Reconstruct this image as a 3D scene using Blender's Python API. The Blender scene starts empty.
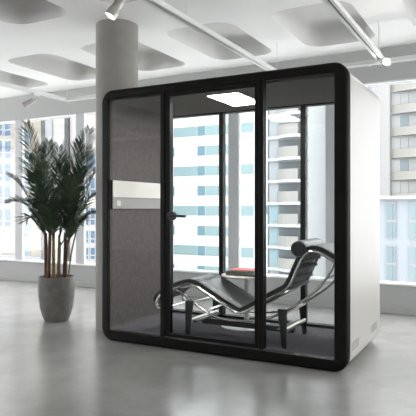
import bpy, bmesh, math, random
from mathutils import Vector, Matrix
random.seed(7)
SC = bpy.context.scene
COL = SC.collection
PI = math.pi

# ---------------------------------------------------------------- camera, world, exposure
CH, FPX, YAW = 1.22, 556.0, math.radians(28.4)
cam = bpy.data.cameras.new('camera'); camo = bpy.data.objects.new('camera', cam); COL.objects.link(camo)
camo.location = (0, 0, CH); camo.rotation_euler = (PI/2, 0, YAW)
cam.sensor_width = 36; cam.lens = FPX/416*36; cam.clip_end = 500; cam.clip_start = .05
SC.camera = camo
W = bpy.data.worlds.new('overcast'); SC.world = W; W.use_nodes = True
bg = W.node_tree.nodes['Background']; bg.inputs[0].default_value = (.985, .99, 1.0, 1); bg.inputs[1].default_value = 1.0
SC.view_settings.view_transform = 'Standard'; SC.view_settings.look = 'None'
SC.view_settings.gamma = 1; SC.view_settings.use_curve_mapping = False
SC.view_settings.exposure = 2.66

# ---------------------------------------------------------------- helpers
FW = (-math.sin(YAW), math.cos(YAW)); RT = (math.cos(YAW), math.sin(YAW))
def at(px, py, Y):
    """world X and Z of a sight line where it meets the wall plane y = Y (used to survey real positions)"""
    l = (px-208)/FPX; v = -(py-208.3)/FPX
    rx = FW[0]+l*RT[0]; ry = FW[1]+l*RT[1]; t = Y/ry
    return rx*t, CH+v*t

def mat(name, col, rough=.5, metal=0, spec=.5, noise=0, nscale=8, bump=0, bscale=40, coat=0, emit=None, estr=0, col2=None):
    m = bpy.data.materials.new(name); m.use_nodes = True; nt = m.node_tree; b = nt.nodes['Principled BSDF']
    b.inputs['Base Color'].default_value = (*col, 1); b.inputs['Roughness'].default_value = rough
    b.inputs['Metallic'].default_value = metal; b.inputs['Specular IOR Level'].default_value = spec
    b.inputs['Coat Weight'].default_value = coat; b.inputs['Coat Roughness'].default_value = .15
    tc = nt.nodes.new('ShaderNodeTexCoord')
    if noise:
        n = nt.nodes.new('ShaderNodeTexNoise'); n.inputs['Scale'].default_value = nscale; n.inputs['Detail'].default_value = 6
        nt.links.new(tc.outputs['Object'], n.inputs['Vector'])
        r = nt.nodes.new('ShaderNodeValToRGB'); r.color_ramp.elements[0].position = .3; r.color_ramp.elements[1].position = .7
        c2 = col2 or tuple(c*(1-noise) for c in col)
        r.color_ramp.elements[0].color = (*c2, 1); r.color_ramp.elements[1].color = (*col, 1)
        nt.links.new(n.outputs['Fac'], r.inputs[0]); nt.links.new(r.outputs[0], b.inputs['Base Color'])
    if bump:
        n = nt.nodes.new('ShaderNodeTexNoise'); n.inputs['Scale'].default_value = bscale
        nt.links.new(tc.outputs['Object'], n.inputs['Vector'])
        bp = nt.nodes.new('ShaderNodeBump'); bp.inputs['Strength'].default_value = bump; bp.inputs['Distance'].default_value = .01
        nt.links.new(n.outputs['Fac'], bp.inputs['Height']); nt.links.new(bp.outputs[0], b.inputs['Normal'])
    if emit:
        b.inputs['Emission Color'].default_value = (*emit, 1); b.inputs['Emission Strength'].default_value = estr
    return m

def glass_mat(name, tint=(1, 1, 1), refl=1.0):
    m = bpy.data.materials.new(name); m.use_nodes = True; nt = m.node_tree
    for n in list(nt.nodes): nt.nodes.remove(n)
    o = nt.nodes.new('ShaderNodeOutputMaterial'); mx = nt.nodes.new('ShaderNodeMixShader')
    t = nt.nodes.new('ShaderNodeBsdfTransparent'); t.inputs[0].default_value = (*tint, 1)
    g = nt.nodes.new('ShaderNodeBsdfGlossy'); g.inputs['Roughness'].default_value = .01
    fr = nt.nodes.new('ShaderNodeFresnel'); fr.inputs[0].default_value = 1.45
    mu = nt.nodes.new('ShaderNodeMath'); mu.operation = 'MULTIPLY'; mu.inputs[1].default_value = refl
    nt.links.new(fr.outputs[0], mu.inputs[0]); nt.links.new(mu.outputs[0], mx.inputs[0])
    nt.links.new(t.outputs[0], mx.inputs[1]); nt.links.new(g.outputs[0], mx.inputs[2]); nt.links.new(mx.outputs[0], o.inputs[0])
    return m

def link(name, bm, m, parent=None, smooth=False, bevel=0, loc=None):
    me = bpy.data.meshes.new(name)
    bmesh.ops.recalc_face_normals(bm, faces=bm.faces)
    bm.to_mesh(me); bm.free()
    if smooth:
        for p in me.polygons: p.use_smooth = True
        try: me.set_sharp_from_angle(angle=math.radians(40))
        except Exception: pass
    if m: me.materials.append(m)
    o = bpy.data.objects.new(name, me); COL.objects.link(o)
    if parent:
        o.parent = parent
        if loc is None: o.location = -parent.location
    if loc is not None: o.location = loc
    if bevel:
        b = o.modifiers.new('bevel', 'BEVEL'); b.width = bevel; b.segments = 3; b.limit_method = 'ANGLE'
    return o
def empty(name, loc=(0, 0, 0)):
    o = bpy.data.objects.new(name, None); COL.objects.link(o); o.location = loc; o.empty_display_size = .1; return o
def tag(o, label, cat, group=None, kind=None):
    o['label'] = label; o['category'] = cat
    if group: o['group'] = group
    if kind: o['kind'] = kind
    return o
def struct(name, bm, m, **k):
    o = link(name, bm, m, **k); o['kind'] = 'structure'; return o

def box(bm, x0, x1, y0, y1, z0, z1):
    v = [bm.verts.new(p) for p in ((x0,y0,z0),(x1,y0,z0),(x1,y1,z0),(x0,y1,z0),(x0,y0,z1),(x1,y0,z1),(x1,y1,z1),(x0,y1,z1))]
    for f in ((0,3,2,1),(4,5,6,7),(0,1,5,4),(1,2,6,5),(2,3,7,6),(3,0,4,7)): bm.faces.new([v[i] for i in f])
    return bm
def B(*a): return box(bmesh.new(), *a)
def lathe(bm, prof, n=40, c=(0, 0), M=None):
    rings = []
    for r, z in prof:
        if r < 1e-6: rings.append([bm.verts.new((c[0], c[1], z))])
        else: rings.append([bm.verts.new((c[0]+r*math.cos(2*PI*i/n), c[1]+r*math.sin(2*PI*i/n), z)) for i in range(n)])
    for a, b in zip(rings, rings[1:]):
        for i in range(n):
            j = (i+1) % n
            if len(a) == 1 and len(b) == 1: break
            if len(a) == 1: bm.faces.new((a[0], b[j], b[i]))
            elif len(b) == 1: bm.faces.new((a[i], a[j], b[0]))
            else: bm.faces.new((a[i], a[j], b[j], b[i]))
    if M: bmesh.ops.transform(bm, matrix=M, verts=bm.verts)
    return bm
def catmull(P, n=6, closed=False):
    P = [Vector(p) for p in P]; out = []; N = len(P)
    rng = range(N if closed else N-1)
    for i in rng:
        p1, p2 = P[i], P[(i+1) % N]
        p0 = P[(i-1) % N] if (closed or i > 0) else p1*2-p2
        p3 = P[(i+2) % N] if (closed or i+2 < N) else p2*2-p1
        for k in range(n):
            t = k/n
            out.append(.5*((2*p1)+(p2-p0)*t+(2*p0-5*p1+4*p2-p3)*t*t+(-p0+3*p1-3*p2+p3)*t**3))
    if not closed: out.append(P[-1])
    return out
def tube(bm, P, r, n=10, closed=False, taper=None):
    P = [Vector(p) for p in P]; N = len(P); rings = []; up = None
    for i, p in enumerate(P):
        a = P[(i-1) % N] if (closed or i > 0) else p
        b = P[(i+1) % N] if (closed or i < N-1) else p
        t = (b-a).normalized()
        if up is None:
            up = Vector((0, 0, 1)) if abs(t.z) < .9 else Vector((0, 1, 0))
        up = (up-t*up.dot(t)).normalized(); s = t.cross(up)
        rr = r if taper is None else r*(taper[0]+(taper[1]-taper[0])*i/(N-1))
        rings.append([bm.verts.new(p+up*(rr*math.cos(2*PI*k/n))+s*(rr*math.sin(2*PI*k/n))) for k in range(n)])
    pairs = list(zip(rings, rings[1:]))+([(rings[-1], rings[0])] if closed else [])
    for a, b in pairs:
        for k in range(n):
            j = (k+1) % n; bm.faces.new((a[k], a[j], b[j], b[k]))
    if not closed: bm.faces.new(rings[0]); bm.faces.new(rings[-1][::-1])
    return bm
def rrect(x0, x1, z0, z1, r, n=8):
    """rounded rectangle loop, counter-clockwise"""
    P = []
    for cx, cz, a0 in ((x1-r, z1-r, 0), (x0+r, z1-r, PI/2), (x0+r, z0+r, PI), (x1-r, z0+r, 3*PI/2)):
        for k in range(n+1):
            a = a0+PI/2*k/n; P.append((cx+r*math.cos(a), cz+r*math.sin(a)))
    return P
def loft(bm, loops, cap0=False, cap1=False):
    R = [[bm.verts.new(p) for p in L] for L in loops]; n = len(R[0])
    for a, b in zip(R, R[1:]):
        for i in range(n):
            j = (i+1) % n; bm.faces.new((a[i], a[j], b[j], b[i]))
    if cap0: bm.faces.new(R[0][::-1])
    if cap1: bm.faces.new(R[-1])
    return R

# ---------------------------------------------------------------- materials
M_ceil = mat('white_plaster', (.86, .86, .85), .8, noise=.02, nscale=2)
M_coffer_shade = mat('shaded_coffer_plaster', (.66, .655, .64), .85, noise=.03, nscale=2)  # ceiling plaster darkened: the shade inside the coffers is put into the colour
M_wall = mat('grey_wall_paint', (.4, .405, .4), .7, noise=.03, nscale=3)
M_frame = mat('grey_window_frame', (.46, .47, .48), .5)
M_sill = mat('white_sill', (.8, .8, .8), .4)
M_pillar = mat('raw_concrete', (.29, .277, .255), .75, noise=.12, nscale=5, bump=.15, bscale=30)
M_black = mat('black_powder_coat', (.0045, .0043, .0036), .5, spec=.15)
M_black2 = mat('black_rubber', (.015, .015, .016), .55)
M_white = mat('white_pod_shell', (.315, .305, .287), .5)
M_felt = mat('grey_felt', (.12, .104, .104), .95, spec=.15, noise=.3, nscale=30, bump=.2, bscale=300)
M_felt_c = mat('dark_felt', (.12, .11, .1), .95, spec=.15, noise=.15, nscale=60)
M_carpet = mat('violet_grey_carpet', (.135, .125, .145), .95, spec=.1, noise=.35, nscale=70, bump=.3, bscale=300)
M_glass = glass_mat('clear_glass', (.96, .97, .97), .55)
M_glass2 = glass_mat('window_glass', (.98, .99, .99), .12)
M_chrome = mat('chrome', (.85, .84, .82), .08, metal=1)
M_steel = mat('brushed_steel', (.7, .68, .64), .28, metal=1)
M_leather = mat('black_leather', (.012, .012, .013), .4, coat=.12, bump=.05, bscale=120)
M_steelblack = mat('black_steel', (.016, .016, .017), .45)
M_railm = mat('satin_aluminium', (.72, .72, .71), .4, metal=.15)
M_slot = mat('dark_slot', (.12, .12, .12), .6)
M_panelm = mat('brushed_panel', (.36, .335, .305), .3, metal=.5)
M_panelg = mat('grey_panel', (.2, .19, .18), .45, metal=.3)
M_tablew = mat('white_lacquer', (.88, .87, .86), .25)
M_leaf = mat('palm_leaf', (.036, .066, .03), .55, spec=.3, noise=.4, nscale=6, col2=(.018, .038, .018))
M_leaf2 = mat('grey_palm_leaf', (.06, .09, .05), .55, spec=.22)
M_cane = mat('brown_cane', (.16, .075, .035), .7, noise=.4, nscale=14)
M_cane2 = mat('ochre_cane', (.3, .19, .06), .6, noise=.3, nscale=14)
M_caneg = mat('green_cane', (.13, .13, .05), .6)
M_pot = mat('pot_concrete', (.2, .195, .182), .8, noise=.35, nscale=12, bump=.2, bscale=50)
M_soil = mat('soil', (.05, .035, .025), .95, bump=1, bscale=60)
M_lamp = mat('lamp_glow', (1, 1, 1), .3, emit=(1, .95, .86), estr=30)
M_lampb = mat('lamp_metal', (.42, .4, .38), .3, metal=.5)
M_led = mat('led_panel', (1, 1, 1), .4, emit=(1, .97, .92), estr=9)
M_lens = mat('lamp_lens', (.8, .74, .68), .12, metal=.7, emit=(1, .9, .75), estr=.5)

def floor_mat():
    m = bpy.data.materials.new('polished_concrete'); m.use_nodes = True; nt = m.node_tree; b = nt.nodes['Principled BSDF']
    tc = nt.nodes.new('ShaderNodeTexCoord'); n = nt.nodes.new('ShaderNodeTexNoise'); n.inputs['Scale'].default_value = 1.6; n.inputs['Detail'].default_value = 10; n.inputs['Roughness'].default_value = .7; n.inputs['Distortion'].default_value = .4
    nt.links.new(tc.outputs['Object'], n.inputs['Vector'])
    r = nt.nodes.new('ShaderNodeValToRGB'); r.color_ramp.elements[0].position = .3; r.color_ramp.elements[1].position = .72
    r.color_ramp.elements[0].color = (.27, .263, .253, 1); r.color_ramp.elements[1].color = (.385, .38, .372, 1)
    nt.links.new(n.outputs['Fac'], r.inputs[0]); nt.links.new(r.outputs[0], b.inputs['Base Color'])
    r2 = nt.nodes.new('ShaderNodeMapRange'); r2.inputs[3].default_value = .2; r2.inputs[4].default_value = .25
    nt.links.new(n.outputs['Fac'], r2.inputs[0]); nt.links.new(r2.outputs[0], b.inputs['Roughness'])
    n2 = nt.nodes.new('ShaderNodeTexNoise'); n2.inputs['Scale'].default_value = 3.5; n2.inputs['Detail'].default_value = 3
    nt.links.new(tc.outputs['Object'], n2.inputs['Vector'])
    bp = nt.nodes.new('ShaderNodeBump'); bp.inputs['Strength'].default_value = .12; bp.inputs['Distance'].default_value = .02
    nt.links.new(n2.outputs['Fac'], bp.inputs['Height']); nt.links.new(bp.outputs[0], b.inputs['Normal'])
    b.inputs['Specular IOR Level'].default_value = 1.0
    return m
M_floor = floor_mat()

# ---------------------------------------------------------------- room shell
WY = 6.68          # inner face of the window wall
XL, XR, YB = -12.0, 9.0, -5.0
CEIL, HEAD, SILL = 3.09, 2.70, .34
struct('floor', B(XL, XR, YB, WY+.25, -.2, 0), M_floor)

def ceiling():
    bm = bmesh.new()
    px, py_, w, l, r, dep = 1.2, 2.2, .79, 1.35, .2, .26
    for i in range(-11, 6):
        cx = -1.66+px*i
        for j in range(-4, 1):
            cy = 5.625+py_*j
            x0, x1, y0, y1 = cx-px/2, cx+px/2, cy-py_/2, cy+py_/2
            n = 8
            hole = rrect(cx-w/2, cx+w/2, cy-l/2, cy+l/2, r, n)
            out = []
            for q, (sx, sy) in enumerate(((x1, y1), (x0, y1), (x0, y0), (x1, y0))):
                for k in range(n+1):
                    h = hole[q*(n+1)+k]
                    first = k < n/2
                    if k == n//2: out.append((sx, sy))
                    elif q in (0, 2): out.append((sx, h[1]+(sy-h[1])*(k/(n/2))) if first else (h[0]+(sx-h[0])*(1-(k-n/2)/(n/2)), sy))
                    else: out.append((h[0]+(sx-h[0])*(k/(n/2)), sy) if first else (sx, h[1]+(sy-h[1])*(1-(k-n/2)/(n/2))))
            def ins(d): return rrect(cx-w/2+d, cx+w/2-d, cy-l/2+d, cy+l/2-d, max(r-d, .04), n)
            loops = [[(x, y, CEIL) for x, y in out], [(x, y, CEIL) for x, y in hole]]
            for d, z in ((.004, .01), (.015, .10), (.03, .18), (.05, .225), (.085, .25), (.13, dep)):
                loops.append([(x, y, CEIL+z) for x, y in ins(d)])
            loft(bm, loops, cap1=True)
    bmesh.ops.remove_doubles(bm, verts=bm.verts, dist=.0005)
    return bm
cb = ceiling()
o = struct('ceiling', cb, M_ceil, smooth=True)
o.data.materials.append(M_coffer_shade)
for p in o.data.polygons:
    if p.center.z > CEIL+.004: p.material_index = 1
struct('roof', B(XL, XR+.5, YB-1.5, 6.7, CEIL+.3, CEIL+.5), M_ceil)

bm = B(XL, XR, WY, WY+.25, -.2, SILL); struct('wall_window_parapet', bm, M_wall)
struct('wall_window_lintel', B(XL, XR, WY, WY+.25, HEAD, CEIL+.3), M_wall)
struct('baseboard_window', B(XL, XR, WY-.025, WY, 0, .075), M_wall, bevel=.004)
struct('trim_1', B(XL, XR, WY-.03, WY+.12, SILL-.012, SILL+.012), M_sill, bevel=.004)
struct('wall_back', B(XL, XR, YB-.2, YB, -.2, CEIL+.3), M_wall)
PITCH = 1.335
mulls = [-1.9+PITCH*k for k in range(-9, 6)]
for k, x in enumerate(mulls):
    w = .075
    struct('trim_%d' % (k+2), B(x-w, x+w, WY+.01, WY+.075, SILL, HEAD), M_frame, bevel=.006)
for k in range(len(mulls)-1):
    a, b = mulls[k]+.075, mulls[k+1]-.075
    bm = bmesh.new(); t = .012
    for q in ((a, a+t, SILL+.012, HEAD), (b-t, b, SILL+.012, HEAD), (a+t, b-t, SILL+.012, SILL+.012+t), (a+t, b-t, HEAD-t, HEAD)):
        box(bm, q[0], q[1], WY+.03, WY+.065, q[2], q[3])
    wo = struct('window_%d' % (k+1), bm, M_sill)
    g = link('pane', B(a+t, b-t, WY+.045, WY+.053, SILL+.028, HEAD-t), M_glass2, wo)

# round concrete column
struct('column', lathe(bmesh.new(), [(0, 0), (.215, 0), (.215, CEIL), (0, CEIL)], 64, (-3.535, 4.575)), M_pillar, smooth=True)

# ---------------------------------------------------------------- the glass meeting pod
PX0, PX1, PY0, PY1, PT = -3.322, -1.03, 4.06, 5.20, 2.29
pod = empty('meeting_pod', (-2.17, 4.64, 0))
tag(pod, 'glass-fronted office meeting pod with rounded black frame and white side, beside concrete column', 'office pod')
def P3(L, Y): return [(x, Y, z) for x, z in L]
# outer shell
bm = bmesh.new()
outer = rrect(PX0+.002, PX1, .012, PT-.002, .12, 10); inner = rrect(PX0+.055, PX1-.055, .07, PT-.05, .07, 10)
loft(bm, [P3(outer, PY0+.03), P3(outer, PY1-.012), P3(rrect(PX0+.014, PX1-.012, .024, PT-.014, .11, 10), PY1), P3(inner, PY1), P3(inner, PY0+.03), P3(outer, PY0+.03)])
link('shell', bm, M_white, pod, smooth=True)
# lining
bm = bmesh.new()
a = rrect(PX0+.0552, PX1-.0552, .0702, PT-.0502, .07, 10); b = rrect(PX0+.0815, PX1-.0815, .085, PT-.065, .045, 10)
loft(bm, [P3(a, PY0+.031), P3(a, PY1-.09), P3(b, PY1-.09), P3(b, PY0+.031), P3(a, PY0+.031)])
link('acoustic_lining', bm, M_felt, pod, smooth=True)
link('ceiling_lining', B(PX0+.075, PX1-.075, PY0+.07, PY1-.09, PT-.08, PT-.066), M_felt_c, pod)
link('carpet', B(PX0+.075, PX1-.075, PY0+.07, PY1-.09, .0855, .092), M_carpet, pod)
# front frame with rounded profile
def frame_ring(Yf, Yb, X0, X1, Z0, Z1, R, wl, wr, wt, wb, ri, soft, n=12):
    bm = bmesh.new()
    def O(d): return rrect(X0+d, X1-d, Z0+d, Z1-d, R-d, n)
    I = rrect(X0+wl, X1-wr, Z0+wb, Z1-wt, ri, n)
    I2 = rrect(X0+wl-.006, X1-wr+.006, Z0+wb-.006, Z1-wt+.006, ri, n)
    L = [P3(O(0), Yb)]
    for k in range(0, 7):
        a = PI/2*k/6; L.append(P3(O(soft*(1-math.cos(a))), Yf+soft*(1-math.sin(a))*(1 if Yb > Yf else -1)))
    L += [P3(I2, Yf), P3(I, Yf+.006*(1 if Yb > Yf else -1)), P3(I, Yb), P3(O(0), Yb)]
    loft(bm, L); return bm
link('front_frame', frame_ring(PY0-.0, PY0+.06, PX0-.004, PX1, .002, PT+.014, .12, .082, .106, .08, .09, .012, .03), M_black, pod, smooth=True)
link('back_frame', frame_ring(PY1+.006, PY1-.085, PX0+.006, PX1-.006, .016, PT-.006, .11, .07, .075, .085, .1, .012, .02), M_black, pod, smooth=True)
gz0, gz1 = .10, 2.228
# fixed mullions and door
link('mullion', B(-2.672, -2.628, PY0+.004, PY0+.075, gz0, gz1), M_black, pod, bevel=.004)
link('mullion', B(-1.742, -1.704, PY0+.004, PY0+.075, gz0, gz1), M_black, pod, bevel=.004)
link('glass_pane', B(PX0+.08, -2.672, PY0+.03, PY0+.038, gz0-.004, gz1+.004), M_glass, pod)
link('glass_pane', B(-1.704, PX1-.1, PY0+.03, PY0+.038, gz0-.004, gz1+.004), M_glass, pod)
dx0, dx1 = -2.624, -1.746
bm = bmesh.new()
for q in ((dx0, dx0+.048, gz0+.006, gz1-.006), (dx1-.034, dx1, gz0+.006, gz1-.006), (dx0+.048, dx1-.034, gz0+.006, gz0+.035), (dx0+.048, dx1-.034, gz1-.045, gz1-.006)):
    box(bm, q[0], q[1], PY0+.012, PY0+.055, q[2], q[3])
door = link('door', bm, M_black, pod)
link('door_pane', B(dx0+.048, dx1-.034, PY0+.03, PY0+.038, gz0+.035, gz1-.045), M_glass, door, loc=(0, 0, 0))
bm = bmesh.new()
Mh = Matrix.Translation((-2.545, 0, 1.153)) @ Matrix.Rotation(PI/2, 4, 'X')
lathe(bm, [(0, PY0*-1+.0+.03), (.038, -PY0+.03), (.04, -PY0+.024), (.04, -PY0-.01), (0, -PY0-.01)], 28)
bmesh.ops.transform(bm, matrix=Mh, verts=bm.verts)
tube(bm, [(-2.545, PY0-.0, 1.153), (-2.545, PY0-.05, 1.153)], .011)
tube(bm, catmull([(-2.557, PY0-.045, 1.153), (-2.52, PY0-.047, 1.153), (-2.44, PY0-.047, 1.151), (-2.385, PY0-.045, 1.15)], 4), .011, 12)
link('door_handle', bm, M_steelblack, door, smooth=True, loc=(0, 0, 0))
# back glazing posts and panes
xs = [PX0+.074, -2.645, -2.597, -1.762, -1.712, PX1-.079]
for q in (0, 2, 4):
    link('back_pane', B(xs[q]-.003, xs[q+1]+.003, PY1-.045, PY1-.037, .112, PT-.088), M_glass, pod)
for q in (1, 3): link('back_mullion', B(xs[q], xs[q+1], PY1-.075, PY1-.005, .11, PT-.088), M_black, pod, bevel=.003)
# ceiling light
lf = link('light_housing', B(-2.335, -2.025, 4.285, 4.835, PT-.087, PT-.079), M_white, pod)
link('light_panel', B(-2.325, -2.035, 4.295, 4.825, PT-.0885, PT-.0865), M_led, lf, loc=(0, 0, 0))
# metal strip board on the left lining
lb = link('strip_board', B(PX0+.081, PX0+.099, 4.112, 5.10, 1.318, 1.477), M_panelm, pod, bevel=.002)
bm = B(PX0+.081, PX0+.095, 4.112, 5.10, 1.212, 1.314)
lb2 = link('socket_strip', bm, M_panelg, pod, bevel=.002)
for yy in (4.2, 4.95):
    link('socket', B(PX0+.094, PX0+.099, yy-.03, yy+.03, 1.24, 1.29), M_panelm, lb2, loc=(0, 0, 0))
link('board_end_cap', B(PX0+.081, PX0+.1, 4.101, 4.1115, 1.212, 1.477), M_black2, pod)
# louvre slots on the white side
def vent(y0, z0, cols, rows, dy, dz):
    bm = bmesh.new()
    for i in range(cols):
        for j in range(rows):
            y = y0+i*dy; z = z0+j*dz
            box(bm, PX1-.0002, PX1+.0006, y, y+dy*.66, z, z+dz*.45)
    return bm
M_vent = mat('vent_grey', (.05, .05, .05), .7)
link('air_vent', vent(4.16, .150, 5, 4, .047, .017), M_vent, pod)
link('air_vent', vent(4.83, .155, 5, 4, .047, .017), M_vent, pod)
for x in (PX0+.3, PX1-.3):
    for y in (PY0+.2, PY1-.2):
        link('foot', lathe(bmesh.new(), [(0, 0), (.03, 0), (.03, .03), (0, .03)], 16, (x, y)), M_black2, pod)

# ---------------------------------------------------------------- chaise longue
CX, CY, F0 = -2.03, 4.5, .092
YN, YF = 4.26, 4.73
ch = empty('chaise_longue', (CX, CY, F0))
tag(ch, 'black leather chaise longue with chrome tube frame and black steel base inside the pod', 'chaise longue')
prof = [(-2.842, .352), (-2.815, .405), (-2.74, .458), (-2.61, .51), (-2.53, .537), (-2.479, .542), (-2.42, .526), (-2.328, .480), (-2.181, .405), (-2.06, .345), (-2.02, .331), (-1.975, .337), (-1.9, .375), (-1.773, .452), (-1.66, .515), (-1.585, .56), (-1.54, .625), (-1.49, .735), (-1.45, .815), (-1.415, .858), (-1.36, .876), (-1.31, .868), (-1.25, .838), (-1.185, .80)]
side = catmull([(x, 0, z) for x, z in prof], 5)
def sideY(P, Y): return [(p[0], Y, p[2]) for p in P]
# seat frame: one continuous loop of chrome tube, both ends closed by cross tubes
foot = [(-2.838, 0, .325), (-2.82, 0, .305), (-2.795, 0, .298)]
near = sideY([Vector(p) for p in foot[::-1]]+side, YN); far = sideY([Vector(p) for p in foot[::-1]]+side, YF)
bm = bmesh.new(); tube(bm, near+far[::-1], .012, 10, closed=True)
for k in (14, 30, 46, 60, 72, 84, 92, 100, 108):
    if k < len(near): tube(bm, [near[k], far[k]], .007, 8)
link('seat_frame', bm, M_chrome, ch, smooth=True)
# mattress: thick leather sheet lying in the frame
def nrm(P, i):
    a = P[max(i-1, 0)]; b = P[min(i+1, len(P)-1)]; t = Vector((b[0]-a[0], 0, b[2]-a[2])).normalized()
    return Vector((-t.z, 0, t.x))
bm = bmesh.new(); rings = []
S = side[0:]
for i, p in enumerate(S):
    N_ = nrm(S, i); c = Vector((p[0], 0, p[2]))+N_*.03; th = .021*(1 if 1 < i < len(S)-2 else .6)
    L = []
    hw = (YF-YN)/2-.004; e = .015
    for yy, nn in ((-hw, -.75), (-hw+e, -1), (0, -1.15), (hw-e, -1), (hw, -.75), (hw, .75), (hw-e, 1), (hw*.5, .78), (0, .6), (-hw*.5, .78), (-hw+e, 1), (-hw, .75)):
        L.append(bm.verts.new(Vector((c.x, (YN+YF)/2+yy, c.z))+N_*(th*nn)))
    rings.append(L)
for a, b in zip(rings, rings[1:]):
    for k in range(12): bm.faces.new((a[k], a[(k+1) % 12], b[(k+1) % 12], b[k]))
bm.faces.new(rings[0]); bm.faces.new(rings[-1][::-1])
mt = link('mattress', bm, M_leather, ch, smooth=True)
# leather straps and buckles under the back and along the calf
bm = bmesh.new()
for k in (77, 81, 85, 89, 93, 97):
    if k < len(side):
        p = side[k]; N_ = nrm(side, k); t = Vector((N_.z, 0, -N_.x))
        c = Vector((p[0], 0, p[2]))
        vs = []
        for yy in (YN+.006, YF-.01):
            for a_, b_ in ((-.011, -.026), (.011, -.026), (.011, .004), (-.011, .004)):
                vs.append(bm.verts.new(Vector((c.x, yy, c.z))+t*a_+N_*b_))
        for f in ((0, 1, 2, 3), (7, 6, 5, 4), (0, 4, 5, 1), (1, 5, 6, 2), (2, 6, 7, 3), (3, 7, 4, 0)): bm.faces.new([vs[i] for i in f])
link('webbing', bm, mat('grey_webbing', (.12, .12, .122), .6), ch)
for k in (36, 41):
    p = side[k]
    link('strap_buckle', B(p[0]-.012, p[0]+.012, YN-.012, YN-.004, p[2]+.018, p[2]+.03), M_chrome, ch)
# head roll
bm = bmesh.new()
hp = [(0, -.262), (.045, -.262), (.058, -.258), (.063, -.248), (.065, -.22), (.065, .22), (.063, .248), (.058, .258), (.045, .262), (0, .262)]
lathe(bm, hp, 32)
bmesh.ops.transform(bm, matrix=Matrix.Translation((-1.478, CY-.005, .893)) @ Matrix.Rotation(PI/2, 4, 'X'), verts=bm.verts)
link('head_roll', bm, M_leather, ch, smooth=True)
# bow runners
bow = [at(a_, b_, YN+.028) for a_, b_ in ((335, 259.5), (333, 266), (329.3, 273.8), (319.7, 287.2), (307.7, 297.6), (291, 308.6), (276.4, 315.7), (264.4, 319.3), (250, 321), (234, 321), (220, 318.5), (207, 312.5), (195, 304), (184, 294), (177, 290))]
bm = bmesh.new()
bows = catmull([(x, 0, z) for x, z in bow], 5)
for Y in (YN+.028, YF-.028): tube(bm, sideY(bows, Y), .0105, 10)
for k in (12, 30, 56):
    tube(bm, [(bows[k][0], YN+.028, bows[k][2]), (bows[k][0], YF-.028, bows[k][2])], .008, 8)
link('bow_runner', bm, M_chrome, ch, smooth=True)
# base
LN, LF = 4.225, 4.79
for lx, Y in ((-2.475, LN), (-1.6, LN), (-2.5, LF), (-1.62, LF)):
    bm = bmesh.new(); d = 1 if lx < -2 else -1
    zt = .405 if Y == LN else .385
    L = []
    for z, hw, hd, off in ((F0, .018, .012, -.012*d), (F0+.008, .02, .014, -.012*d), (zt-.012, .04, .018, .004*d), (zt, .037, .016, .004*d)):
        L.append([(lx+off+x, Y+y, z) for x, y in rrect(-hw, hw, -hd, hd, hd*.8, 4)])
    loft(bm, L, True, True)
    link('leg', bm, M_steelblack, ch, smooth=True)
for X in (-2.478, -1.6):
    for z in (.372, .222):
        bm = B(X-.016, X+.012, LN+.012, LF-.012, z-.014, z+.014)
        link('crossbar', bm, M_steel, ch, bevel=.004)
link('base_beam', B(-2.49, -1.6, 4.478, 4.538, .158, .208), M_steelblack, ch, bevel=.006)
for x in (-2.44, -1.66):
    link('runner_saddle', B(x-.02, x+.02, YN+.01, YF-.01, .208, .226), M_steelblack, ch, bevel=.003)

# ---------------------------------------------------------------- side table and books
TX, TY = -2.205, 4.855
tb = empty('side_table', (TX, TY, F0))
tag(tb, 'small round white pedestal side table behind the chaise longue, holding books', 'side table')
link('table_top', lathe(bmesh.new(), [(0, .565), (.23, .565), (.24, .571), (.243, .578), (.239, .584), (0, .584)], 56, (TX, TY)), M_tablew, tb, smooth=True)
link('pedestal', lathe(bmesh.new(), [(.024, .105), (.024, .565)], 24, (TX, TY)), M_tablew, tb, smooth=True)
link('table_foot', lathe(bmesh.new(), [(0, F0), (.243, F0), (.245, F0+.006), (.23, F0+.012), (.05, F0+.017), (.024, F0+.03), (0, F0+.03)], 56, (TX, TY)), M_tablew, tb, smooth=True)
M_page = mat('book_pages', (.7, .66, .58), .8)
zb = .5845
for nm, col, w, d, h, rot, dx, lab in (
        ('brown', (.16, .07, .035), .30, .22, .02, 1.5, .0, 'brown book at the bottom of the stack on the white side table'),
        ('teal', (.05, .16, .15), .30, .22, .018, -2.5, -.004, 'teal book in the middle of the stack on the white side table'),
        ('red', (.6, .10, .08), .26, .2, .016, 3, .012, 'red book on top of the stack on the white side table')):
    bk = empty('book', (TX+.0+dx, TY-.04, zb)); bk.rotation_euler.z = math.radians(rot)
    tag(bk, lab, 'book', 'books on the side table')
    bm = bmesh.new(); c = .0025
    box(bm, -w/2, w/2, -d/2, d/2, 0, c); box(bm, -w/2, w/2, -d/2, d/2, h-c, h); (box(bm, -w/2, -w/2+c, -d/2, d/2, c, h-c) if nm == 'red' else box(bm, -w/2, w/2, -d/2, -d/2+c, c, h-c))
    link('cover', bm, mat(nm+'_cover', col, .5), bk, loc=(0, 0, 0))
    link('pages', B(-w/2+c, w/2-.004, -d/2+.004, d/2-.004, c, h-c), M_page, bk, loc=(0, 0, 0))
    zb += h+.0005

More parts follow.
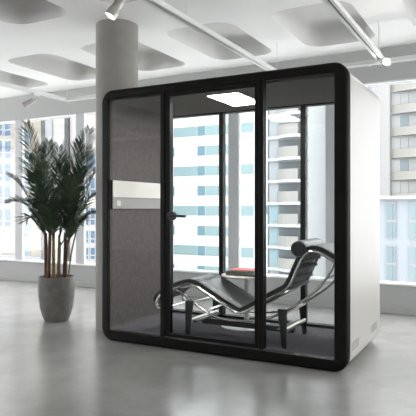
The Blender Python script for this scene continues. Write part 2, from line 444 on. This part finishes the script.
# ---------------------------------------------------------------- potted palm
QX, QY = -4.325, 4.535
pl = empty('potted_palm', (QX, QY, 0))
tag(pl, 'tall green palm in a grey concrete pot, left of the round concrete column', 'potted palm')
link('pot', lathe(bmesh.new(), [(0, .0), (.118, 0), (.13, .006), (.152, .06), (.176, .15), (.191, .27), (.194, .38), (.19, .475), (.186, .48), (.176, .48), (.172, .46), (.172, .43), (0, .43)], 56, (QX, QY)), M_pot, pl, smooth=True)
link('soil', lathe(bmesh.new(), [(.1715, .431), (.12, .44), (0, .445)], 32, (QX, QY)), M_soil, pl, smooth=True)
RTv = Vector((RT[0], RT[1], 0)); FWv = Vector((FW[0], FW[1], 0)); O_ = Vector((QX, QY, 0))
def W3(s, d, z): return O_+RTv*s+FWv*d+Vector((0, 0, z))
canes = [(-.115, .02, .026, .95, M_cane, -.01), (-.08, -.03, .025, .98, M_cane, .02), (-.02, -.05, .021, .9, M_cane2, -.0), (.02, .0, .02, .93, M_cane2, .01), (.045, -.06, .015, .86, M_caneg, .01), (.075, .03, .022, .95, M_cane, .02), (.10, -.03, .019, .88, M_cane, .03), (-.05, .07, .022, .95, M_cane2, 0)]
tops = []
for s, d, r, z, m_, lean in canes:
    bm = bmesh.new(); p = catmull([W3(s, d, .43), W3(s+lean*.3, d, .6), W3(s+lean, d, z)], 8)
    tube(bm, p, r, 10, taper=(1.0, .7)); link('cane', bm, m_, pl, smooth=True); tops.append((s+lean, d, z))
def frond(s0, d0, z0, s1, d1, z1, arch=.25, L=.22, n=34, side_=0, m_=None, start=.08):
    p0 = W3(s0, d0, z0); p2 = W3(s1, d1, z1)
    mid = W3(s0*.55+s1*.45+side_, d0*.5+d1*.5, z0*.4+z1*.6+arch)
    P = []
    for k in range(31):
        t = k/30; P.append(p0*(1-t)**2+mid*2*t*(1-t)+p2*t*t)
    bm = bmesh.new(); tube(bm, P, .0065, 6, taper=(1.2, .25))
    axis = (p2-p0).normalized()
    for k in range(n):
        t = start+(1-start)*(k+.3)/n
        q = p0*(1-t)**2+mid*2*t*(1-t)+p2*t*t
        tg = ((mid-p0)*(1-t)+(p2-mid)*t).normalized()
        out = Vector((tg.x, tg.y, 0)); 
        upn = Vector((0, 0, 1))-tg*tg.z
        if upn.length < .35: upn = (FWv*-1)-tg*(FWv*-1).dot(tg)
        upn.normalize(); sd = tg.cross(upn).normalized()
        u = (t-start)/(1-start)
        ln = L*(.55+.9*u*(1-u)*1.6)*(1 if u < .8 else 1-.45*(u-.8)/.2)
        for sg in (-1, 1):
            dr = (tg*(.95+.5*u)+sd*sg*(.85+random.uniform(-.12, .12))+upn*(.28+random.uniform(-.15, .15))).normalized()
            wd = (dr.cross(upn)).normalized()*.0042*1.0+upn*random.uniform(-.003, .003)
            l = ln*random.uniform(.85, 1.1)
            a = bm.verts.new(q-wd*.5); b = bm.verts.new(q+wd*.5)
            m1 = q+dr*l*.45; c = bm.verts.new(m1+wd*1.1); e = bm.verts.new(m1-wd*1.1)
            m2 = q+dr*l*.8+Vector((0, 0, -.012*l/.2)); g = bm.verts.new(m2+wd*.7); h = bm.verts.new(m2-wd*.7)
            tip = bm.verts.new(q+dr*l+Vector((0, 0, -.03*l/.2)))
            bm.faces.new((a, b, c, e)); bm.faces.new((e, c, g, h)); bm.faces.new((h, g, tip))
    link('frond', bm, m_ or M_leaf, pl)
def pxz(x, y): return (x-58.3)/90.7, CH+(208.3-y)/90.7
spec = [  # tip pixel, depth, arch, side, cane index
 (32, 126, -.1, .0, .0, 0), (47, 141, .15, .05, -.05, 1), (38, 148, .2, .05, -.05, 0), (92, 131, -.05, .0, .0, 5),
 (76, 141, .2, .0, .05, 3), (66, 150, -.2, .0, .04, 2), (86, 147, .25, .05, .05, 6), (38, 160, -.25, .05, -.06, 1),
 (15, 178, -.1, .22, -.05, 0), (19, 203, -.2, .22, -.06, 1), (24, 222, .15, .2, -.05, 0), (97, 168, .1, .12, .05, 6),
 (98, 196, -.05, .2, .05, 6), (94, 214, .15, .15, .05, 4), (52, 165, -.3, .0, .0, 2), (72, 168, -.3, .0, .03, 3),
 (58, 156, .25, .0, 0, 7), (45, 176, -.35, .08, -.03, 1), (80, 180, -.3, .08, .05, 5), (60, 182, .35, .1, 0, 7), (30, 188, .3, .15, -.05, 7), (40, 205, -.25, .16, -.03, 1), (76, 206, -.3, .16, .04, 5), (58, 204, -.4, .2, 0, 2), (34, 216, .2, .16, -.03, 0), (84, 224, -.15, .14, .04, 6), (88, 172, -.3, .1, .03, 5)]
for i, (x, y, d, ar, sd, ci) in enumerate(spec):
    s, z = pxz(x, y); c = tops[ci]
    frond(c[0], c[1], c[2]-.05, s, d, z, ar, L=.25 if y < 175 else .22, n=46, side_=sd, m_=M_leaf2 if i in (14, 9, 12, 18) else M_leaf)
for sd, cc in ((.17, 4),):
    bm = bmesh.new(); tube(bm, catmull([W3(.13, -.02, .43), W3(.17, -.02, .75), W3(.24, -.02, 1.05)], 8), .008, 8)
    link('cane', bm, M_caneg, pl, smooth=True)

# ---------------------------------------------------------------- ceiling track rails and spotlights
RZ = 2.73
def rail(name, p, q, wires, label):
    r = empty(name, p); tag(r, label, 'track rail', 'suspended lighting tracks')
    d = (Vector(q)-Vector(p)).normalized(); s = Vector((-d.y, d.x, 0))
    bm = bmesh.new(); w, h = .033, .02
    pts = [(-w, h), (w, h), (w, -h), (w*.3, -h), (w*.3, -h*.2), (-w*.3, -h*.2), (-w*.3, -h), (-w, -h)]
    loft(bm, [[Vector(e)+s*a+Vector((0, 0, b)) for a, b in pts] for e in (p, q)], True, True)
    link('track_profile', bm, M_railm, r)
    bm = bmesh.new(); loft(bm, [[Vector(e)+s*a+Vector((0, 0, b)) for a, b in ((-w*.29, -h*.22), (w*.29, -h*.22), (w*.29, -h*.5), (-w*.29, -h*.5))] for e in (Vector(p)+d*.01, Vector(q)-d*.01)], True, True)
    link('track_slot', bm, M_slot, r)
    for x, y, zt in wires:
        bm = bmesh.new(); tube(bm, [(x, y, RZ+.017), (x, y, zt)], .0022, 6); link('suspension_wire', bm, M_railm, r)
CR = CEIL+.26
rail('track_rail', (-1.14, -2, RZ), (-1.14, 5.84, RZ), [(-1.14, 3.2, CEIL)], 'straight metal lighting track hanging above the pod right end, towards glowing spotlight')
rail('track_rail', (-2.28, -2, RZ), (-2.28, 5.84, RZ), [(-2.28, 3.85, CR-.0), (-2.28, 1.5, CR)], 'straight metal lighting track running from above the column over the pod door')
rail('track_rail', (-5.42, -2, RZ), (-5.42, 5.84, RZ), [(-5.42, 3.2, CR)], 'thin metal lighting track above the palm, with an unlit white spotlight')
rail('track_rail', (-5.44, 5.89, RZ), (4.5, 5.89, RZ), [(-5.42, 5.89, CR), (-1.165, 5.89, CEIL+.02), (-2.30, 5.89, CEIL), (1.2, 5.89, CEIL)], 'long metal cross track hanging parallel to the window wall')

def spot(loc, direction, L, r, label, lit=False, mz=RZ):
    """loc = centre of the lens"""
    s = empty('spotlight', loc); tag(s, label, 'spotlight', 'spotlights on the ceiling tracks')
    D = Vector(direction).normalized()
    q = D.to_track_quat('Z', 'Y').to_matrix().to_4x4(); T = Matrix.Translation(Vector(loc)) @ q
    bm = lathe(bmesh.new(), [(0, -L), (r*.72, -L), (r*.8, -L+.008), (r*.82, -L*.4), (r*.86, -L*.32), (r, -L*.26), (r, -.002), (r*.9, 0), (r*.82, -.012), (r*.7, -.02), (0, -.022)], 28)
    bmesh.ops.transform(bm, matrix=T, verts=bm.verts); link('lamp_body', bm, M_lampb if not lit else M_railm, s, smooth=True)
    bm = lathe(bmesh.new(), [(0, -.004), (r*.8, -.006), (r*.8, -.016), (0, -.016)], 28)
    bmesh.ops.transform(bm, matrix=T, verts=bm.verts); link('lens', bm, M_lamp if lit else M_lens, s, smooth=True)
    return s, Vector(loc)-D*L*.55
def bracket(s, p, rail_pt):
    bm = bmesh.new(); box(bm, rail_pt[0]-.018, rail_pt[0]+.018, rail_pt[1]-.05, rail_pt[1]+.05, RZ-.045, RZ-.0205)
    tube(bm, [(rail_pt[0], rail_pt[1], RZ-.04), (p.x, p.y, max(p.z, RZ-.2))] , .009, 8)
    link('bracket', bm, M_railm, s, smooth=True)
def Lx(px_, py_, z):
    l = (px_-208)/FPX; v = -(py_-208.3)/FPX; t = (z-CH)/v
    return ((FW[0]+l*RT[0])*t, (FW[1]+l*RT[1])*t, z)
p = (-2.345, 2.96, 2.5); a, b = spot(p, (-.27, -.42, -.8), .2, .04, 'white spotlight pointing down beside the top of the concrete column'); bracket(a, b, (-2.28, 3.12))
p = (-5.59, 5.25, 2.56); a, b = spot(p, (-.55, -.5, -.45), .19, .043, 'white spotlight with unlit lens above the potted palm'); bracket(a, b, (-5.42, 5.32))
p = (-1.06, 5.66, 2.665); a, b = spot(p, (.05, -.99, -.12), .15, .034, 'glowing spotlight above the right rear corner of the pod', True); bracket(a, b, (-1.14, 5.75))
bm = bmesh.new()
for k in (-1, 1): tube(bm, [(-1.14+.01*k, 5.72, RZ-.035), (-1.17+.06*k, 5.66, RZ-.09)], .008, 8)
tube(bm, [(-1.14, 5.70, RZ+.021), (-1.14, 5.70, CEIL)], .008, 8)
link('bracket_arm', bm, M_railm, a)

# ---------------------------------------------------------------- buildings across the street
def bmat(n, c, r=.8, noise=0): return mat('facade_'+n, c, r, spec=.2, noise=noise, nscale=.4)
def gmat(n, c): return mat(n, c, .35, spec=.12)
E_white = bmat('white', (.55, .55, .55)); E_cyan = gmat('cyan_glass', (.2, .275, .285)); E_blue = gmat('blue_glass', (.115, .19, .225))
E_grey = gmat('grey_glass', (.095, .105, .11)); E_beige = bmat('beige', (.19, .185, .17)); E_bal = bmat('balustrade', (.2, .195, .185)); E_lav = bmat('lavender', (.235, .245, .265)); E_slab = bmat('slab', (.3, .31, .315))
E_lgrey = gmat('pale_glass', (.2, .215, .225)); E_low = bmat('low', (.155, .17, .185)); E_dark = bmat('dark', (.03, .033, .036)); E_tan = bmat('tan', (.155, .14, .115))
E_bluel = gmat('pale_blue_glass', (.15, .215, .235)); E_deep = gmat('deep_blue_glass', (.024, .055, .09)); E_deepl = gmat('mid_blue_glass', (.055, .1, .13))
E_rglass = gmat('pale_grey_glass', (.19, .196, .196)); E_rblue = gmat('pale_aqua_glass', (.115, .145, .155)); E_core = bmat('core', (.2, .2, .198)); E_frame = bmat('frame', (.19, .195, .2)); E_lframe = bmat('pale_frame', (.14, .148, .155))
E_dblue = gmat('steel_blue_glass', (.095, .125, .14)); E_wl = bmat('pale', (.19, .186, .178))
struct('ground', B(-260, 160, 12, 220, -26, -25), bmat('street', (.5, .5, .5)))

def block(name, px0, px1, ztop, Y, depth, m_, label, zb=-25):
    x0 = at(px0, 208, Y)[0]; x1 = at(px1, 208, Y)[0]
    e = empty(name, ((x0+x1)/2, Y, zb)); tag(e, label, 'building')
    link('facade', B(x0, x1, Y, Y+depth, zb, ztop), m_, e)
    return e
def win(e, Y, px0, px1, z0, z1, m_, name='window', out=.06):
    x0 = at(px0, 208, Y)[0]; x1 = at(px1, 208, Y)[0]
    return link(name, B(x0, x1, Y-out, Y+.02, z0, z1), m_, e)
def zat(px_, py_, Y): return at(px_, py_, Y)[1]
# white block with cyan ribbon windows
Y1 = 72
e = block('office_building', 128, 267.5, 30, Y1, 18, E_white, 'white office block with ribbon windows of cyan glass, seen through the pod door')
st = 2.96; zr = zat(200, 211, Y1)
for k in range(-5, 9):
    zc = zr+st*k*.999
    z0, z1 = zc-.72, zc+.72
    if k % 2 == 0:
        win(e, Y1, 174, 197, z0, z1, E_cyan); win(e, Y1, 205.5, 229, z0, z1, E_cyan); win(e, Y1, 240, 253.5, z0, z1, E_cyan)
        win(e, Y1, 140, 172, z0, z1, E_cyan)
    else:
        win(e, Y1, 172, 174.6, z0, z1, E_blue); win(e, Y1, 205.5, 231, z0, z1, E_cyan)
    win(e, Y1, 197.5, 205, z0, z1, E_blue)
win(e, Y1, 264, 268, zat(266, 214, Y1), zat(266, 206, Y1), E_bluel)
# balcony tower
Y2 = 66
e = block('apartment_tower', 269.5, 309, 30, Y2, 14, E_slab, 'apartment tower with stacked grey balconies and white slabs, seen through the right pod pane')
z2 = zat(290, 159.5, Y2); s2 = 22.0/FPX*Y2/(FW[1]+(290-208)/FPX*RT[1])
xa, xb = at(278.5, 208, Y2)[0], at(302.5, 208, Y2)[0]; xo = at(269.5, 208, Y2)[0]
for k in range(-6, 8):
    z = z2+s2*k
    bm = bmesh.new(); pts = [(xo-.1, Y2), (xo-.1, Y2-.5)]+[(xa+(xb-xa)*t+.2*0, Y2-.5-1.3*math.sin(PI/2*min(1, t*1.6))) for t in [i/8 for i in range(9)]]+[(xb+.9, Y2-1.2), (xb+.9, Y2)]
    loft(bm, [[(x, y, z-.2) for x, y in pts], [(x, y, z+.16) for x, y in pts]], True, True); link('floor_slab', bm, E_slab, e)
    bm = bmesh.new(); pp = [(xa+(xb-xa)*t, Y2-.45-1.3*math.sin(PI/2*min(1, t*1.6))) for t in [i/8 for i in range(9)]]
    lo = pp+[(x, y+.08) for x, y in pp[::-1]]
    loft(bm, [[(x, y, z+.16) for x, y in lo], [(x, y, z+1.45) for x, y in lo]], True, True); link('balustrade', bm, E_bal, e)
    win(e, Y2, 270, 278.5, z+.28, z+s2-.28, E_bluel if k in (-5, -4, -3, 3) else E_lgrey)
    win(e, Y2, 279, 302, z+.28, z+s2-.28, E_grey)
# plain pale slab tower
Y3 = 78
e = block('slab_tower', 309.5, 352, 40, Y3, 16, E_lav, 'plain pale slab tower right of the balcony tower')
for k in range(-5, 8):
    win(e, Y3, 310, 350, z2*1.0+3.2*k, z2+3.2*k+.12, E_slab, 'floor_line', .1)
# right beige tower
Y4 = 75
e = block('beige_tower', 391, 470, 30, Y4, 16, E_beige, 'beige tower with curved floor bands and pale windows, right of the white pod side')
s4 = 22.0/FPX*Y4/(FW[1]+(400-208)/FPX*RT[1]); z4 = zat(404, 157, Y4)
xa, xb = at(391, 208, Y4)[0], at(470, 208, Y4)[0]
for k in range(-3, 8):
    z = z4+s4*k
    for a_, b_, m_ in ((391.5, 400.5, E_rglass), (401, 408.5, E_rblue if k in (2, 0) else E_rglass), (409, 420, E_rglass), (421, 440, E_rglass)):
        win(e, Y4, a_, b_, z-2.0, z-.35, m_)
    bm = bmesh.new(); pts = [(xa, Y4+.1)]+[(xa+(xb-xa)*t, Y4-.15-1.2*math.sin(PI*t)) for t in [i/10 for i in range(11)]]+[(xb, Y4+.1)]
    loft(bm, [[(x, y, z-.14) for x, y in pts], [(x, y, z+.05) for x, y in pts]], True, True); link('floor_slab', bm, E_rglass, e)
    bm = bmesh.new(); loft(bm, [[(x, y, z+.05) for x, y in pts], [(x, y, z+.95) for x, y in pts]], True, True); link('parapet', bm, E_beige, e)
link('stair_core', B(at(376, 208, Y4)[0], at(391, 208, Y4)[0], Y4-1, Y4+6, -25, 30), E_core, e)
# low building in front of it
Y5 = 42; t5 = Y5/(FW[1]+(400-208)/FPX*RT[1])
zt = CH+(208.3-199.5)/FPX*t5
e = block('terrace_building', 345, 470, zt, Y5, 12, E_low, 'low pale blue-white building with tall paired windows, standing before the beige tower')
s5 = 43.0/FPX*t5
for j in range(-2, 1):
    zc = CH+(208.3-221)/FPX*t5+s5*j
    for a_ in (363.5, 386, 409, 432):
        w1 = win(e, Y5, a_, a_+10.5, zc-1.33, zc+1.33, E_rglass, 'window', .08)
        x0 = at(a_, 208, Y5)[0]; x1 = at(a_+10.5, 208, Y5)[0]; w = x1-x0
        bm = bmesh.new()
        for u0, u1 in ((.08, .66), (.76, .95)):
            for v0, v1 in ((-1.25, -.1), (.05, 1.25)): box(bm, x0+w*u0, x0+w*u1, Y5-.14, Y5-.08, zc+v0, zc+v1)
        link('pane', bm, E_rblue if a_ != 386 else E_dblue, w1, loc=(0, 0, 0))
x0, x1 = at(345, 208, Y5)[0], at(470, 208, Y5)[0]
link('cornice', B(x0, x1, Y5-.4, Y5+12, zt, zt+.25), E_rglass, e)
# left buildings behind the palm
Y6 = 60
def grid(e, Y, cols, rows, m_, fr):
    for a_, b_ in cols:
        for c_, d_ in rows:
            x0 = at(a_, 208, Y)[0]; x1 = at(b_, 208, Y)[0]; z0 = zat((a_+b_)/2, d_, Y); z1 = zat((a_+b_)/2, c_, Y)
            w1 = link('window', B(x0, x1, Y-.1, Y+.02, z0, z1), fr, e)
            g = min(.18, (x1-x0)*.15); xm = (x0+x1)/2; bm = bmesh.new()
            zz = z0+(z1-z0)*.35
            box(bm, x0+g, x1-g, Y-.14, Y-.1, z0+g, zz-g/2); box(bm, x0+g, x1-g, Y-.14, Y-.1, zz+g/2, z1-g)
            link('pane', bm, m_, w1, loc=(0, 0, 0))
e = block('apartment_block', -60, 42, 30, Y6, 12, E_tan, 'cream apartment block with blue windows, left end of the view behind the palm')
rows = [(140-22.7*2+22.7*k, 160-22.7*2+22.7*k) for k in range(0, 7)]
grid(e, Y6, [(-40, -32), (-24, -16), (-8, 3.5), (4.5, 12)], [(r[0], r[1]) for r in rows[:6]], E_deep, E_frame)
grid(e, Y6, [(21, 30.5)], [(129, 146), (150, 172), (175, 192), (196, 218), (222, 238), (246, 262)], E_deepl, E_frame)
win(e, Y6, -60, 43, zat(20, 243, Y6), zat(20, 240, Y6), E_lframe, 'cornice', .5)
win(e, Y6, -60, 43, zat(20, 258, Y6), zat(20, 255.5, Y6), E_lframe, 'cornice', .5)
Y7 = 56
e = block('white_building', 43.5, 100, 32, Y7, 6, E_wl, 'white building with dark vertical strips and blue windows, behind the palm crown')
win(e, Y7, 42.5, 46, -25, 30, E_dark, 'dark_strip', .3); win(e, Y7, 66, 70, -25, 30, E_dark, 'dark_strip', .3)
win(e, Y7, 46, 53, -25, 30, E_lframe, 'pale_strip', .2)
grid(e, Y7, [(84, 89.5), (90.5, 96)], [(155, 172), (177, 196), (207, 226), (230, 244), (247, 260)], E_deep, E_frame)
grid(e, Y7, [(54, 64)], [(140, 160), (170, 190), (200, 220), (232, 250)], E_rglass, E_frame)
